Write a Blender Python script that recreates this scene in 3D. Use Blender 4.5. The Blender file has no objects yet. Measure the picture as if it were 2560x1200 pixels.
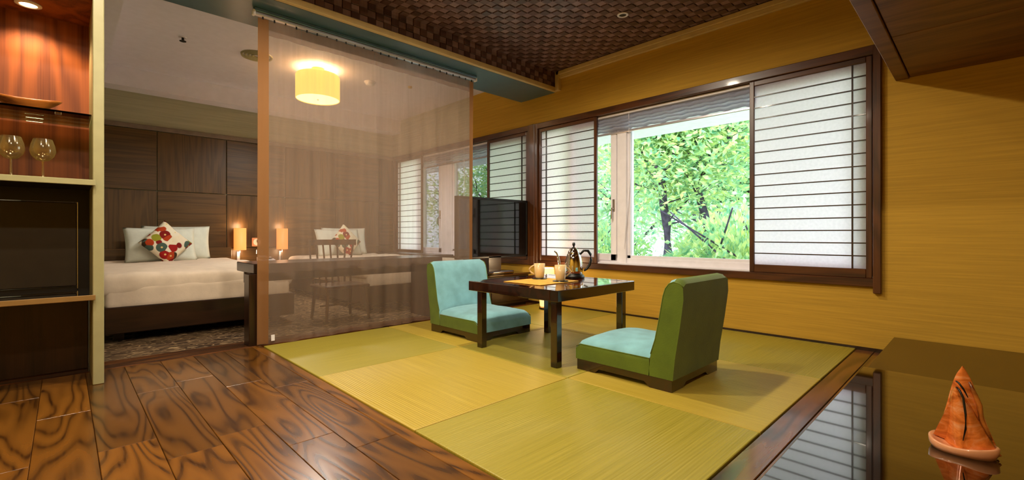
import bpy, bmesh, math, random
from mathutils import Vector, Matrix, noise as mnoise
random.seed(7)
S = bpy.context.scene
C = S.collection
R = math.radians

# ---------------------------------------------------------------- camera / world / exposure
F_PX, CX, CY, YAW, CAM_H = 1150.0, 1276.0, 586.6, 45.85, 0.75
cam = bpy.data.cameras.new('camera'); camo = bpy.data.objects.new('camera', cam); C.objects.link(camo)
camo.location = (0, 0, CAM_H); camo.rotation_euler = (R(90), 0, R(YAW-90))
cam.sensor_width = 36; cam.lens = 36*F_PX/2560; cam.clip_start = 0.02
cam.shift_x = (1280-CX)/2560; cam.shift_y = -(600-CY)/2560
S.camera = camo
S.view_settings.view_transform = 'Standard'; S.view_settings.look = 'None'
S.view_settings.gamma = 1; S.view_settings.use_curve_mapping = False
S.view_settings.exposure = 1.28
w = bpy.data.worlds.new('world'); S.world = w; w.use_nodes = True
bg = w.node_tree.nodes['Background']; bg.inputs[0].default_value = (0.88, 0.92, 1.0, 1); bg.inputs[1].default_value = 2.1
sl = bpy.data.lights.new('sun', 'SUN'); sl.energy = 3.0; sl.angle = R(6); sl.color = (1, .95, .85)
so = bpy.data.objects.new('sun', sl); C.objects.link(so); so.rotation_euler = (R(25), R(-42), 0)
def portal(name, y0, y1, z0, z1, x):
    l = bpy.data.lights.new(name, 'AREA'); l.shape = 'RECTANGLE'; l.size = z1-z0; l.size_y = y1-y0
    o = bpy.data.objects.new(name, l); C.objects.link(o); o.location = (x, (y0+y1)/2, (z0+z1)/2)
    o.rotation_euler = (0, R(90), 0); l.cycles.is_portal = True
portal('window_portal', .40, 3.42, .42, 1.96, 3.935); portal('window_portal', 3.5, 6.42, .42, 1.96, 3.935)

# ---------------------------------------------------------------- materials
def lin(c):
    return tuple(((v/255)/12.92 if v/255 <= .04045 else ((v/255+.055)/1.055)**2.4) for v in c)+(1,)
class N:
    def __init__(s, name):
        s.m = bpy.data.materials.new(name); s.m.use_nodes = True; s.t = s.m.node_tree
        s.b = s.t.nodes['Principled BSDF']; s.out = s.t.nodes['Material Output']
    def n(s, typ, **k):
        nd = s.t.nodes.new(typ)
        for a, v in k.items(): setattr(nd, a, v)
        return nd
    def l(s, a, b): s.t.links.new(a, b)
    def math(s, op, a, b=None):
        nd = s.n('ShaderNodeMath', operation=op)
        for i, v in enumerate((a, b)):
            if v is None: continue
            if isinstance(v, (int, float)): nd.inputs[i].default_value = v
            else: s.l(v, nd.inputs[i])
        return nd.outputs[0]
    def ramp(s, fac, stops):
        r = s.n('ShaderNodeValToRGB'); e = r.color_ramp.elements
        while len(e) < len(stops): e.new(.5)
        for el, (p, c) in zip(e, stops): el.position = p; el.color = c
        s.l(fac, r.inputs[0]); return r.outputs[0]
    def coords(s, scale=(1,1,1), rand=True, geo=False, rot=(0,0,0)):
        if geo: src = s.n('ShaderNodeNewGeometry').outputs['Position']
        else: src = s.n('ShaderNodeTexCoord').outputs['Object']
        mp = s.n('ShaderNodeMapping'); mp.inputs['Scale'].default_value = scale; mp.inputs['Rotation'].default_value = rot
        s.l(src, mp.inputs[0])
        if rand:
            oi = s.n('ShaderNodeObjectInfo'); mul = s.n('ShaderNodeVectorMath', operation='SCALE'); mul.inputs[0].default_value = (37.1, 71.7, 53.3)
            s.l(oi.outputs['Random'], mul.inputs['Scale'])
            ad = s.n('ShaderNodeVectorMath', operation='ADD'); s.l(mp.outputs[0], ad.inputs[0]); s.l(mul.outputs[0], ad.inputs[1])
            return ad.outputs[0]
        return mp.outputs[0]
    def noise(s, vec, scale, detail=3, rough=.5, dist=0):
        nd = s.n('ShaderNodeTexNoise'); nd.inputs['Scale'].default_value = scale; nd.inputs['Detail'].default_value = detail
        nd.inputs['Roughness'].default_value = rough; nd.inputs['Distortion'].default_value = dist
        s.l(vec, nd.inputs['Vector']); return nd.outputs['Fac']
    def bump(s, h, strength=.2, dist=.01):
        b = s.n('ShaderNodeBump'); b.inputs['Strength'].default_value = strength; b.inputs['Distance'].default_value = dist
        s.l(h, b.inputs['Height']); s.l(b.outputs[0], s.b.inputs['Normal'])
    def set(s, rough=.5, spec=.5, metal=0, coat=0, coat_rough=.05, sheen=0):
        i = s.b.inputs
        i['Roughness'].default_value = rough; i['Specular IOR Level'].default_value = spec; i['Metallic'].default_value = metal
        i['Coat Weight'].default_value = coat; i['Coat Roughness'].default_value = coat_rough; i['Sheen Weight'].default_value = sheen
        return s
def plain(name, col, rough=.5, spec=.5, metal=0, var=.06, vscale=14, coat=0, bumpk=0, sheen=0, bscale=None):
    k = N(name).set(rough, spec, metal, coat, sheen=sheen)
    c = lin(col); v = k.coords(); f = k.noise(v, vscale, 3)
    lo = tuple(x*(1-var*2) for x in c[:3])+(1,); hi = tuple(min(1, x*(1+var*2)) for x in c[:3])+(1,)
    k.l(k.ramp(f, [(.3, lo), (.7, hi)]), k.b.inputs['Base Color'])
    if bumpk: k.bump(k.noise(v, bscale or vscale*6, 2), bumpk, .004)
    return k.m
def wood(name, dark, light, scale=(7, 1, 7), rings=9, rough=.35, spec=.5, coat=0, tone=.0, fine=.5, rand=True, coat_rough=.08, sharp=False):
    """grain runs along the axis with the smallest scale"""
    k = N(name).set(rough, spec, 0, coat, coat_rough)
    v = k.coords(scale, rand)
    n1 = k.noise(v, 1.0, 2, .45)
    ring = k.math('MULTIPLY_ADD', k.math('SINE', k.math('MULTIPLY', n1, rings*6.283)), .5); k.t.nodes[-1]
    ring.node.inputs[2].default_value = .5
    v2 = k.coords(tuple(x*(9 if x > min(scale) else .9) for x in scale), rand)
    n2 = k.noise(v2, 2.2, 3, .6)
    f = k.math('ADD', k.math('MULTIPLY', ring, 1-fine), k.math('MULTIPLY', n2, fine))
    d, l_ = lin(dark), lin(light)
    mid = tuple((a+b)/2 for a, b in zip(d, l_))
    colr = k.ramp(f, [(.12, d), (.24, mid), (.36, tuple(a*.3+b*.7 for a, b in zip(d, l_))), (.8, l_)] if sharp else [(.18, d), (.42, mid), (.75, l_)])
    if tone:
        oi = k.n('ShaderNodeObjectInfo'); hs = k.n('ShaderNodeHueSaturation')
        val = k.math('MULTIPLY_ADD', oi.outputs['Random'], tone); val.node.inputs[2].default_value = 1-tone*.55
        k.l(val, hs.inputs['Value']); k.l(colr, hs.inputs['Color']); colr = hs.outputs[0]
    k.l(colr, k.b.inputs['Base Color']); k.bump(f, .06, .003)
    return k.m
def emit(name, col, strength, base=(255, 240, 210)):
    k = N(name); k.b.inputs['Base Color'].default_value = lin(base)
    k.b.inputs['Emission Color'].default_value = lin(col); k.b.inputs['Emission Strength'].default_value = strength
    return k.m
def sheer(name, col, opacity, tl=.5, var=.12):
    k = N(name); c = lin(col)
    v = k.coords((30, 30, 1.2), False); f = k.noise(v, 1.2, 3)
    tr = k.n('ShaderNodeBsdfTransparent'); df = k.n('ShaderNodeBsdfDiffuse'); tb = k.n('ShaderNodeBsdfTranslucent')
    df.inputs[0].default_value = c; tb.inputs[0].default_value = c
    mx = k.n('ShaderNodeMixShader'); mx.inputs[0].default_value = tl; k.l(df.outputs[0], mx.inputs[1]); k.l(tb.outputs[0], mx.inputs[2])
    m2 = k.n('ShaderNodeMixShader'); op = k.math('MULTIPLY_ADD', f, var*2); op.node.inputs[2].default_value = opacity-var
    k.l(op, m2.inputs[0]); k.l(tr.outputs[0], m2.inputs[1]); k.l(mx.outputs[0], m2.inputs[2]); k.l(m2.outputs[0], k.out.inputs[0])
    return k.m
def clear(name, col=(245, 250, 250), gloss=.9):
    k = N(name); tr = k.n('ShaderNodeBsdfTransparent'); tr.inputs[0].default_value = lin(col)
    gl = k.n('ShaderNodeBsdfGlossy'); gl.inputs['Roughness'].default_value = .01
    fr = k.n('ShaderNodeFresnel'); fr.inputs[0].default_value = 1.45
    mx = k.n('ShaderNodeMixShader'); k.l(k.math('MULTIPLY', fr.outputs[0], gloss), mx.inputs[0]); k.l(tr.outputs[0], mx.inputs[1]); k.l(gl.outputs[0], mx.inputs[2])
    k.l(mx.outputs[0], k.out.inputs[0]); return k.m
def paper(name, col, tl=.6):
    k = N(name); c = lin(col); f = k.noise(k.coords((40, 40, 40), False), 1.5, 3)
    colr = k.ramp(f, [(.3, tuple(x*.93 for x in c[:3])+(1,)), (.7, c)])
    df = k.n('ShaderNodeBsdfDiffuse'); tb = k.n('ShaderNodeBsdfTranslucent'); k.l(colr, df.inputs[0]); k.l(colr, tb.inputs[0])
    mx = k.n('ShaderNodeMixShader'); mx.inputs[0].default_value = tl; k.l(df.outputs[0], mx.inputs[1]); k.l(tb.outputs[0], mx.inputs[2]); k.l(mx.outputs[0], k.out.inputs[0])
    return k.m

M = {}
def wall_fabric(name, col):
    k = N(name).set(.75, .25)
    v = k.coords((1.5, 1.5, 60), False, geo=True); f = k.noise(v, 1.5, 3, .6); c = lin(col)
    k.l(k.ramp(f, [(.3, tuple(x*.86 for x in c[:3])+(1,)), (.7, tuple(min(1, x*1.08) for x in c[:3])+(1,))]), k.b.inputs['Base Color'])
    k.bump(f, .25, .004); return k.m
M['gold'] = wall_fabric('gold_wall_cloth', (196, 154, 54))
M['greywall'] = wall_fabric('grey_green_wallpaper', (176, 172, 146))
M['white'] = plain('white_paint', (226, 222, 232), .7, .2, var=.015)
M['cream'] = plain('cream_trim', (206, 180, 122), .45, var=.03)
M['beam'] = plain('sky_tinted_beam_paint', (66, 100, 112), .28, .6, var=.04)  # bluish reflection of the sky is mixed into the beam's base colour
M['pillar'] = plain('sage_lacquer', (166, 160, 116), .35, var=.03)
M['plank'] = wood('oiled_plank', (54, 29, 9), (122, 77, 25), (4.4, .6, 5), 17, .26, .5, .2, tone=.6, fine=.34, sharp=True)
M['plankx'] = wood('oiled_board', (44, 20, 6), (116, 66, 24), (.9, 6, 6), 6, .25, .5, .3, tone=.3)
M['dark'] = wood('dark_stained_wood', (20, 10, 6), (50, 28, 16), (1.5, 9, 9), 4, .32, .5, .2, fine=.7)
M['darkv'] = wood('dark_stained_upright', (22, 11, 6), (54, 29, 15), (9, 9, 1.5), 4, .32, .5, .2, fine=.7)
M['shojiw'] = wood('shoji_wood', (40, 20, 8), (92, 50, 18), (9, 9, 1.4), 4, .35, .5, .1, fine=.7)
M['shojih'] = wood('shoji_wood_rail', (40, 20, 8), (92, 50, 18), (9, 1.4, 9), 4, .35, .5, .1, fine=.7)
M['panelx'] = wood('walnut_panel_across', (54, 37, 15), (98, 70, 34), (.8, 5, 12), 5, .4, .4, fine=.75)
M['panelz'] = wood('walnut_panel_upright', (54, 37, 15), (98, 70, 34), (12, 5, .8), 5, .4, .4, fine=.75)
M['redwood'] = wood('red_veneer', (92, 42, 12), (152, 80, 28), (6, 5, .6), 5, .5, .3, 0, fine=.6)
M['table'] = wood('lacquered_table', (18, 6, 3), (50, 19, 9), (1.5, 9, 9), 5, .12, .6, .8, fine=.6, coat_rough=.03)
M['tabletop'] = wood('lacquered_top', (60, 22, 8), (120, 54, 20), (1.2, 8, 8), 5, .08, .6, 1.0, fine=.6, coat_rough=.02)
M['soffit'] = wood('brown_soffit_board', (84, 56, 26), (136, 92, 44), (6, 1.2, 6), 4, .5, .3, fine=.75)
M['black'] = plain('black_plastic', (12, 11, 11), .35, var=.02)
M['blackglass'] = plain('black_glass', (10, 8, 5), .02, .8, var=.0, coat=1)
M['platform'] = plain('brown_lacquer_board', (78, 56, 16), .22, .5, var=.05)
M['steel'] = plain('steel', (200, 200, 205), .18, .5, 1, var=.03)
M['chrome'] = plain('chrome', (225, 220, 212), .06, .5, 1, var=.02)
M['pvc'] = plain('white_frame', (240, 236, 242), .4, var=.02)
M['glass'] = clear('clear_glass'); M['shelfglass'] = clear('green_edge_glass', (200, 222, 205), 1)
M['paper'] = paper('shoji_paper', (250, 236, 244), .85)
M['blind'] = paper('grey_blind_cloth', (196, 200, 216), .55)
M['shade'] = emit('lamp_shade_lit', (255, 186, 84), .75, (240, 200, 130))
M['diffuser'] = emit('lamp_diffuser_lit', (255, 214, 140), 1.2)
M['bshade'] = emit('bedside_shade_lit', (255, 140, 62), .5, (226, 156, 100))
M['lens'] = emit('downlight_lens', (255, 224, 170), 5)
M['lantern'] = emit('paper_lantern_lit', (255, 190, 105), .7)
M['clockface'] = emit('clock_face', (255, 150, 90), .35, (235, 200, 180))
M['teal'] = plain('teal_cloth', (132, 188, 198), .8, .3, var=.08, vscale=10, bumpk=.25, sheen=.3, bscale=160)
M['green'] = plain('green_cloth', (92, 114, 26), .7, .35, var=.08, vscale=8, bumpk=.25, sheen=.2, bscale=160)
M['linen'] = plain('white_linen', (226, 208, 188), .85, .2, var=.03, bumpk=.1)
M['pillow'] = plain('pillow_cotton', (214, 218, 206), .85, .2, var=.03, bumpk=.1)
M['mug'] = plain('cream_ceramic', (222, 192, 138), .25, .5, var=.03, coat=.4)
M['silver'] = plain('silver_plastic', (190, 188, 196), .3, .5, .6, var=.02)
M['curtain'] = sheer('sheer_curtain', (200, 172, 150), .38, .45, .09)
M['curtaintop'] = sheer('sheer_curtain_doubled', (160, 130, 112), .6, .4, .07)
M['hem'] = sheer('curtain_side_hem', (158, 114, 74), .95, .3, .04)
M['bowl'] = wood('turned_bowl_wood', (92, 42, 12), (190, 110, 40), (1, 6, 6), 6, .3, .5, .4)
M['bark'] = plain('grey_bark', (70, 66, 84), .9, .1, var=.2, bumpk=.6)
M['ground'] = plain('pale_gravel', (178, 186, 170), .95, .1, var=.2, vscale=3)
M['facade'] = plain('white_facade', (235, 235, 240), .8, .2, var=.02)
M['railing'] = plain('balcony_railing', (120, 150, 160), .5, var=.04)
# tatami
def tatami(name, a, b, axis):
    k = N(name).set(.42, .5)
    v = k.coords((1, 1, 1), False, geo=True)
    sep = k.n('ShaderNodeSeparateXYZ'); k.l(v, sep.inputs[0])
    rib = k.math('SINE', k.math('MULTIPLY', sep.outputs[axis], 2*math.pi/.0125))
    sc = [2, 2, 2]; sc[axis] = 170
    f = k.noise(k.coords(tuple(sc), False, geo=True), 1, 3, .6)
    k.l(k.ramp(f, [(.25, lin(a)), (.75, lin(b))]), k.b.inputs['Base Color'])
    h = k.math('ADD', k.math('MULTIPLY', rib, .5), f); k.bump(h, .35, .0018)
    k.b.inputs['Anisotropic'].default_value = .5
    return k.m
M['mat_a'] = tatami('woven_rush_along_pale_sheen', (172, 146, 46), (204, 178, 72), 0)  # paler tone paints in the brighter sheen of this weave direction
M['mat_b'] = tatami('woven_rush_across_dark_sheen', (150, 138, 40), (182, 166, 66), 1)  # darker tone paints in the duller sheen of the turned weave
# carpet
def carpet():
    k = N('dashed_carpet').set(.95, .1)
    n1 = k.noise(k.coords((5.5, 30, 1), False, geo=True), 1.0, 1, .4)
    f = k.math('SINE', k.math('MULTIPLY', n1, 42))
    n2 = k.noise(k.coords((4, 18, 1), False, geo=True), 1.3, 2)
    base = k.ramp(n2, [(.4, lin((44, 31, 22))), (.6, lin((84, 64, 44)))])
    line = k.ramp(f, [(.72, (0, 0, 0, 1)), (.92, (1, 1, 1, 1))])
    mx = k.n('ShaderNodeMix', data_type='RGBA'); k.l(line, mx.inputs[0]); k.l(base, mx.inputs[6]); mx.inputs[7].default_value = lin((168, 140, 104))
    k.l(mx.outputs[2], k.b.inputs['Base Color']); k.bump(f, .3, .004); return k.m
M['carpet'] = carpet()
def tilemat(name, a, b):
    k = N(name).set(.34, .5)
    g = k.n('ShaderNodeNewGeometry').outputs['Position']
    sn = k.n('ShaderNodeVectorMath', operation='SNAP'); sn.inputs[1].default_value = (.064, .064, .064); k.l(g, sn.inputs[0])
    wn = k.n('ShaderNodeTexWhiteNoise'); k.l(sn.outputs[0], wn.inputs[0])
    gr = k.noise(k.coords((90, 8, 8), False, geo=True), 1.3, 3)
    f = k.math('ADD', k.math('MULTIPLY', wn.outputs['Value'], .55), k.math('MULTIPLY', gr, .45))
    k.l(k.ramp(f, [(.2, lin(a)), (.8, lin(b))]), k.b.inputs['Base Color']); return k.m
M['tile_d'] = tilemat('dark_coconut_tile', (68, 46, 42), (106, 76, 69))
M['tile_l'] = tilemat('pale_coconut_tile', (108, 82, 79), (150, 121, 117))
def floral():
    k = N('floral_print').set(.85, .2)
    v = k.coords((1, 1, 1), False)
    vo = k.n('ShaderNodeTexVoronoi'); vo.inputs['Scale'].default_value = 13; k.l(v, vo.inputs['Vector'])
    sx = k.n('ShaderNodeSeparateColor'); k.l(vo.outputs['Color'], sx.inputs[0])
    pal = k.n('ShaderNodeValToRGB'); pal.color_ramp.interpolation = 'CONSTANT'; e = pal.color_ramp.elements
    cols = [(0, (120, 22, 18)), (.2, (226, 214, 186)), (.34, (170, 60, 24)), (.46, (60, 44, 26)), (.58, (226, 218, 196)), (.7, (140, 140, 40)), (.8, (150, 26, 24)), (.9, (70, 90, 80))]
    while len(e) < len(cols): e.new(.5)
    for el, (p, c) in zip(e, cols): el.position = p; el.color = lin(c)
    k.l(sx.outputs[0], pal.inputs[0])
    edge = k.ramp(vo.outputs['Distance'], [(.60, (0, 0, 0, 1)), (.66, (1, 1, 1, 1))])
    heart = k.ramp(vo.outputs['Distance'], [(.10, (1, 1, 1, 1)), (.14, (0, 0, 0, 1))])
    m1 = k.n('ShaderNodeMix', data_type='RGBA'); k.l(edge, m1.inputs[0]); k.l(pal.outputs[0], m1.inputs[6]); m1.inputs[7].default_value = lin((226, 214, 190))
    m2 = k.n('ShaderNodeMix', data_type='RGBA'); k.l(heart, m2.inputs[0]); k.l(m1.outputs[2], m2.inputs[6]); m2.inputs[7].default_value = lin((220, 190, 120))
    k.l(m2.outputs[2], k.b.inputs['Base Color']); return k.m
M['floral'] = floral()
def leafmat(name, a, b):
    k = N(name); ns = k.noise(k.coords((1, 1, 1), False, geo=True), 7, 2)
    colr = k.ramp(ns, [(.3, lin(a)), (.68, lin(b))])
    df = k.n('ShaderNodeBsdfDiffuse'); tb = k.n('ShaderNodeBsdfTranslucent'); k.l(colr, df.inputs[0]); k.l(colr, tb.inputs[0])
    mx = k.n('ShaderNodeMixShader'); mx.inputs[0].default_value = .45; k.l(df.outputs[0], mx.inputs[1]); k.l(tb.outputs[0], mx.inputs[2]); k.l(mx.outputs[0], k.out.inputs[0])
    return k.m
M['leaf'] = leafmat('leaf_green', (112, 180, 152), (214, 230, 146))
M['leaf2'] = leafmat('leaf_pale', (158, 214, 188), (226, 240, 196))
def copper():
    k = N('copper_glaze').set(.2, .5, .1, .6)
    f = k.noise(k.coords((3, 3, 9), False), 3, 4, .6, 1.2)
    k.l(k.ramp(f, [(.25, lin((150, 62, 14))), (.5, lin((226, 124, 52))), (.75, lin((240, 180, 130)))]), k.b.inputs['Base Color']); return k.m
M['copper'] = copper()
M['peach'] = plain('peach_glaze', (226, 158, 112), .25, var=.05, coat=.4)

# ---------------------------------------------------------------- builders
def bx(bm, x0, x1, y0, y1, z0, z1, bev=0, seg=1, mi=0):
    r = bmesh.ops.create_cube(bm, size=1)
    for v in r['verts']:
        v.co = Vector(((x0+x1)/2+v.co.x*(x1-x0), (y0+y1)/2+v.co.y*(y1-y0), (z0+z1)/2+v.co.z*(z1-z0)))
    fs = {f for v in r['verts'] for f in v.link_faces}
    for f in fs: f.material_index = mi
    if bev:
        es = {e for v in r['verts'] for e in v.link_edges}
        bmesh.ops.bevel(bm, geom=list(es), offset=bev, segments=seg, affect='EDGES', profile=.5)
    return bm
def box(*a, **k): return bx(bmesh.new(), *a, **k)
def lathe(bm, prof, n=24, cx=0, cy=0, cz=0):
    rings = []
    for r, z in prof:
        if r < 1e-5: rings.append([bm.verts.new((cx, cy, cz+z))])
        else: rings.append([bm.verts.new((cx+r*math.cos(2*math.pi*i/n), cy+r*math.sin(2*math.pi*i/n), cz+z)) for i in range(n)])
    for a, b in zip(rings, rings[1:]):
        for i in range(n):
            j = (i+1) % n
            if len(a) == 1 and len(b) == 1: continue
            if len(a) == 1: bm.faces.new((a[0], b[i], b[j]))
            elif len(b) == 1: bm.faces.new((a[i], a[j], b[0]))
            else: bm.faces.new((a[i], a[j], b[j], b[i]))
    return bm
def tube(bm, pts, rad, n=8, cap=True):
    pts = [Vector(p) for p in pts]; rs = rad if isinstance(rad, (list, tuple)) else [rad]*len(pts)
    rings = []; up = Vector((0, 0, 1))
    for i, p in enumerate(pts):
        t = (pts[min(i+1, len(pts)-1)]-pts[max(i-1, 0)]).normalized()
        u = t.cross(up)
        if u.length < .05: u = t.cross(Vector((1, 0, 0)))
        u.normalize(); v = t.cross(u)
        rings.append([bm.verts.new(p+(u*math.cos(2*math.pi*k/n)+v*math.sin(2*math.pi*k/n))*rs[i]) for k in range(n)])
    for a, b in zip(rings, rings[1:]):
        for k in range(n): bm.faces.new((a[k], a[(k+1) % n], b[(k+1) % n], b[k]))
    if cap:
        bm.faces.new(rings[0][::-1]); bm.faces.new(rings[-1])
    return bm
def prism(bm, poly, axis, a, b, mi=0):
    """extrude a 2-D outline along axis 'x' (poly=(y,z)), 'y' (poly=(x,z)) or 'z'"""
    def P(p, t): return {'x': (t, p[0], p[1]), 'y': (p[0], t, p[1]), 'z': (p[0], p[1], t)}[axis]
    A = [bm.verts.new(P(p, a)) for p in poly]; B = [bm.verts.new(P(p, b)) for p in poly]
    fs = [bm.faces.new(A), bm.faces.new(B)]
    for i in range(len(poly)):
        j = (i+1) % len(poly); fs.append(bm.faces.new((A[i], A[j], B[j], B[i])))
    for f in fs: f.material_index = mi
    return bm
def grid(bm, fn, nu, nv, mi=0):
    g = [[bm.verts.new(fn(i/nu, j/nv)) for j in range(nv+1)] for i in range(nu+1)]
    for i in range(nu):
        for j in range(nv):
            f = bm.faces.new((g[i][j], g[i+1][j], g[i+1][j+1], g[i][j+1])); f.material_index = mi
    return g
def obj(name, bm, mat, parent=None, smooth=False, loc=None):
    me = bpy.data.meshes.new(name); bmesh.ops.recalc_face_normals(bm, faces=bm.faces[:]); bm.to_mesh(me); bm.free()
    for m in (mat if isinstance(mat, (list, tuple)) else [mat]): me.materials.append(M[m] if isinstance(m, str) else m)
    if smooth:
        for p in me.polygons: p.use_smooth = True
    o = bpy.data.objects.new(name, me); C.objects.link(o)
    if parent: o.parent = parent
    if loc: o.location = loc
    return o
def inst(name, me, parent, loc, rotz=0):
    o = bpy.data.objects.new(name, me); C.objects.link(o); o.parent = parent; o.location = loc; o.rotation_euler = (0, 0, rotz); return o
def tag(o, label=None, cat=None, group=None, kind=None):
    if label: o['label'] = label
    if cat: o['category'] = cat
    if group: o['group'] = group
    if kind: o['kind'] = kind
    return o
def thing(name, label, cat, loc=(0, 0, 0), rotz=0, group=None, kind=None):
    o = bpy.data.objects.new(name, None); C.objects.link(o); o.location = loc; o.rotation_euler = (0, 0, rotz)
    o.empty_display_size = .1
    return tag(o, label, cat, group, kind)
def struct(name, bm, mat, label, cat, **k): return tag(obj(name, bm, mat, **k), label, cat, kind='structure')
def copy_tree(o, parent=None):
    c = o.copy(); C.objects.link(c); c.parent = parent
    for ch in list(o.children): copy_tree(ch, c)
    return c
def autosmooth(o, ang=35):
    for p in o.data.polygons: p.use_smooth = True
    md = o.modifiers.new('edges', 'EDGE_SPLIT'); md.split_angle = R(ang); return o
def spot(name, loc, power, col, size=150, parent=None, r=.05, blend=.6, rot=(0, 0, 0)):
    l = bpy.data.lights.new(name, 'SPOT'); l.energy = power; l.color = col; l.spot_size = R(size); l.spot_blend = blend; l.shadow_soft_size = r
    o = bpy.data.objects.new(name, l); C.objects.link(o); o.location = loc; o.rotation_euler = rot
    if parent: o.parent = parent
    return o
def point(name, loc, power, col, r=.05, parent=None):
    l = bpy.data.lights.new(name, 'POINT'); l.energy = power; l.color = col; l.shadow_soft_size = r
    o = bpy.data.objects.new(name, l); C.objects.link(o); o.location = loc
    if parent: o.parent = parent
    return o
WARM = (1, .70, .40); WARM2 = (1, .86, .66)

# ---------------------------------------------------------------- room dimensions
XW, TX0, TY0, TILE = 3.725, .954, .584, .921
YB = 6.5; YC = 3.36; CEIL = 2.46; XL, YF = -1.35, -1.9
WB, WT = .45, 1.935                     # window opening
# floor
floor = struct('floor', box(XL, XW, YF, 3.62, -.12, -.014), 'plankx', 'dark wooden floor base beneath planks and tatami mats', 'floor')
PW = .1633; px0 = .9-PW*14
pl_cache = {}
def plank_mesh(L):
    key = round(L, 3)
    if key not in pl_cache:
        o = obj('plank', box(.0008, PW-.0008, .0008, L-.0008, -.013, 0, bev=.0015), 'plank'); pl_cache[key] = o.data; bpy.data.objects.remove(o)
    return pl_cache[key]
ends = {13: 2.42, 12: 2.60, 11: 2.86, 10: 2.776, 9: 2.126, 8: 2.66, 7: 3.03, 6: 2.5}
for c_ in range(14):
    off = ends.get(c_, 2.2+random.random()*.8)
    x = px0+c_*PW; cuts = [3.40]; y = off
    while y > YF: cuts.append(y); y -= .88
    cuts.append(YF)
    for a, b in zip(cuts, cuts[1:]):
        if a-b > .02: inst('plank', plank_mesh(a-b), floor, (x, b, 0))
obj('border_board', box(.9, TX0-.001, TY0, 3.40, -.013, .001, bev=.002), 'plank', floor)
obj('border_board', box(.9, XW, .49, TY0-.001, -.013, .001, bev=.002), 'plankx', floor)
obj('border_board', box(.9, XW, .36, .488, -.013, 0, bev=.002), 'plankx', floor)
tag(obj('threshold_board', box(-.25, XW, 3.402, 3.60, -.013, .003, bev=.003), 'plankx', floor), 'low brown wooden threshold between planks and carpet')
mm = {}
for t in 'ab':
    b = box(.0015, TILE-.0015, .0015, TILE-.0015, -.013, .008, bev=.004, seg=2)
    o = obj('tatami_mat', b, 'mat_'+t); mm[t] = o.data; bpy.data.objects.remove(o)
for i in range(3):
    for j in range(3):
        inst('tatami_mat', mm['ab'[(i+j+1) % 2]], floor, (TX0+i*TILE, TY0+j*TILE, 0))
struct('floor_bedroom', box(-.3, XW, 3.60, YB, -.12, .0), 'carpet', 'brown carpet with broken pale dashes in the bedroom', 'carpet')

# walls
b = bmesh.new()
X2 = XW+.20
YS = 4.56
for y0, y1, z0, z1 in ((YF, YS, -.12, WB), (YF, YS, WT, 2.75), (YF, .47, WB, WT), (3.40, 3.52, WB, WT)): bx(b, XW, X2, y0, y1, z0, z1)
wall_r = struct('wall_right', b, 'gold', 'golden cloth-covered wall holding the windows', 'wall')
b = bmesh.new()
for y0, y1, z0, z1 in ((YS, 6.7, -.12, WB), (YS, 6.7, WT, 2.75), (6.40, 6.7, WB, WT)): bx(b, XW, X2, y0, y1, z0, z1)
struct('wall_right_bedroom', b, 'greywall', 'grey-beige bedroom wall around the bedroom window', 'wall')
struct('baseboard_right', box(XW-.012, XW, .40, 3.62, .0, .022), 'dark', 'thin dark skirting strip along the golden wall', 'baseboard')
struct('wall_left', box(XL-.1, XL, YF, 3.7, -.12, 2.75), 'gold', 'golden wall of the entrance side', 'wall')
struct('wall_front', box(XL, XW, YF-.1, YF, -.12, 2.75), 'gold', 'golden wall facing the bedroom', 'wall')
struct('wall_partition', box(XL, -.3, 3.66, 3.76, -.12, 2.75), 'white', 'white partition behind the bar cabinet', 'wall')
struct('wall_bedroom_left', box(-.4, -.3, 3.70, YB+.1, -.12, 2.75), 'greywall', 'pale bedroom side wall', 'wall')
wb = struct('wall_back', box(-.4, XW, YB, YB+.15, -.12, 2.75), 'greywall', 'grey-green bedroom wall above walnut panelling', 'wall')
cols = [-.3, .072, .752, 1.432, 2.112, 2.792, 3.472, XW-.002]; rows = [0, .587, 1.243, 1.913]
for i in range(len(cols)-1):
    for j in range(3):
        obj('panel', box(cols[i]+.004, cols[i+1]-.004, YB-.025, YB-.001, rows[j]+.004, rows[j+1]-.004, bev=.003), 'panelx' if (i+j) % 2 else 'panelz', wb)
struct('trim_1', box(-.3, XW, YB-.03, YB-.001, 1.915, 1.965, bev=.004), 'soffit', 'brown rail capping the bedroom wall panelling', 'trim')
bpy.data.objects['trim_1'].data.materials[0] = plain('taupe_rail', (120, 104, 90), .5)
# ceilings
struct('ceiling_bedroom', box(-.3, XW, 3.66, YB, 2.51, 2.70), 'white', 'white recessed bedroom ceiling', 'ceiling')
b = box(-.3, XW, 6.275, YB, 2.31, 2.51); bx(b, -.3, .287, 3.66, 6.275, 2.31, 2.51)
struct('ceiling_soffit', b, 'white', 'white dropped border around the bedroom ceiling', 'ceiling')
ceil = struct('ceiling', box(XL, XW, YF, 3.17, CEIL+.012, 2.75), 'tile_d', 'tatami room ceiling clad in small brown coconut-shell tiles', 'ceiling')
beam = struct('ceiling_beam', box(XL, XW, 3.165, 3.66, 2.25, 2.75), 'beam', 'beam coloured with its blue sky reflection, carrying the sheer curtain', 'beam')
obj('beam_trim', box(XL, XW, 3.128, 3.164, 2.25, 2.295, bev=.004), 'cream', beam)
T = .064
cells = []
n_x = int((XW-XL)/T); n_y = int((3.15-YF)/T)
def campx(x, y, z):
    c, s = math.cos(R(YAW)), math.sin(R(YAW)); fw = x*c+y*s
    if fw < .1: return None
    return CX+F_PX*(x*s-y*c)/fw, CY-F_PX*(z-CAM_H)/fw, fw
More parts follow.
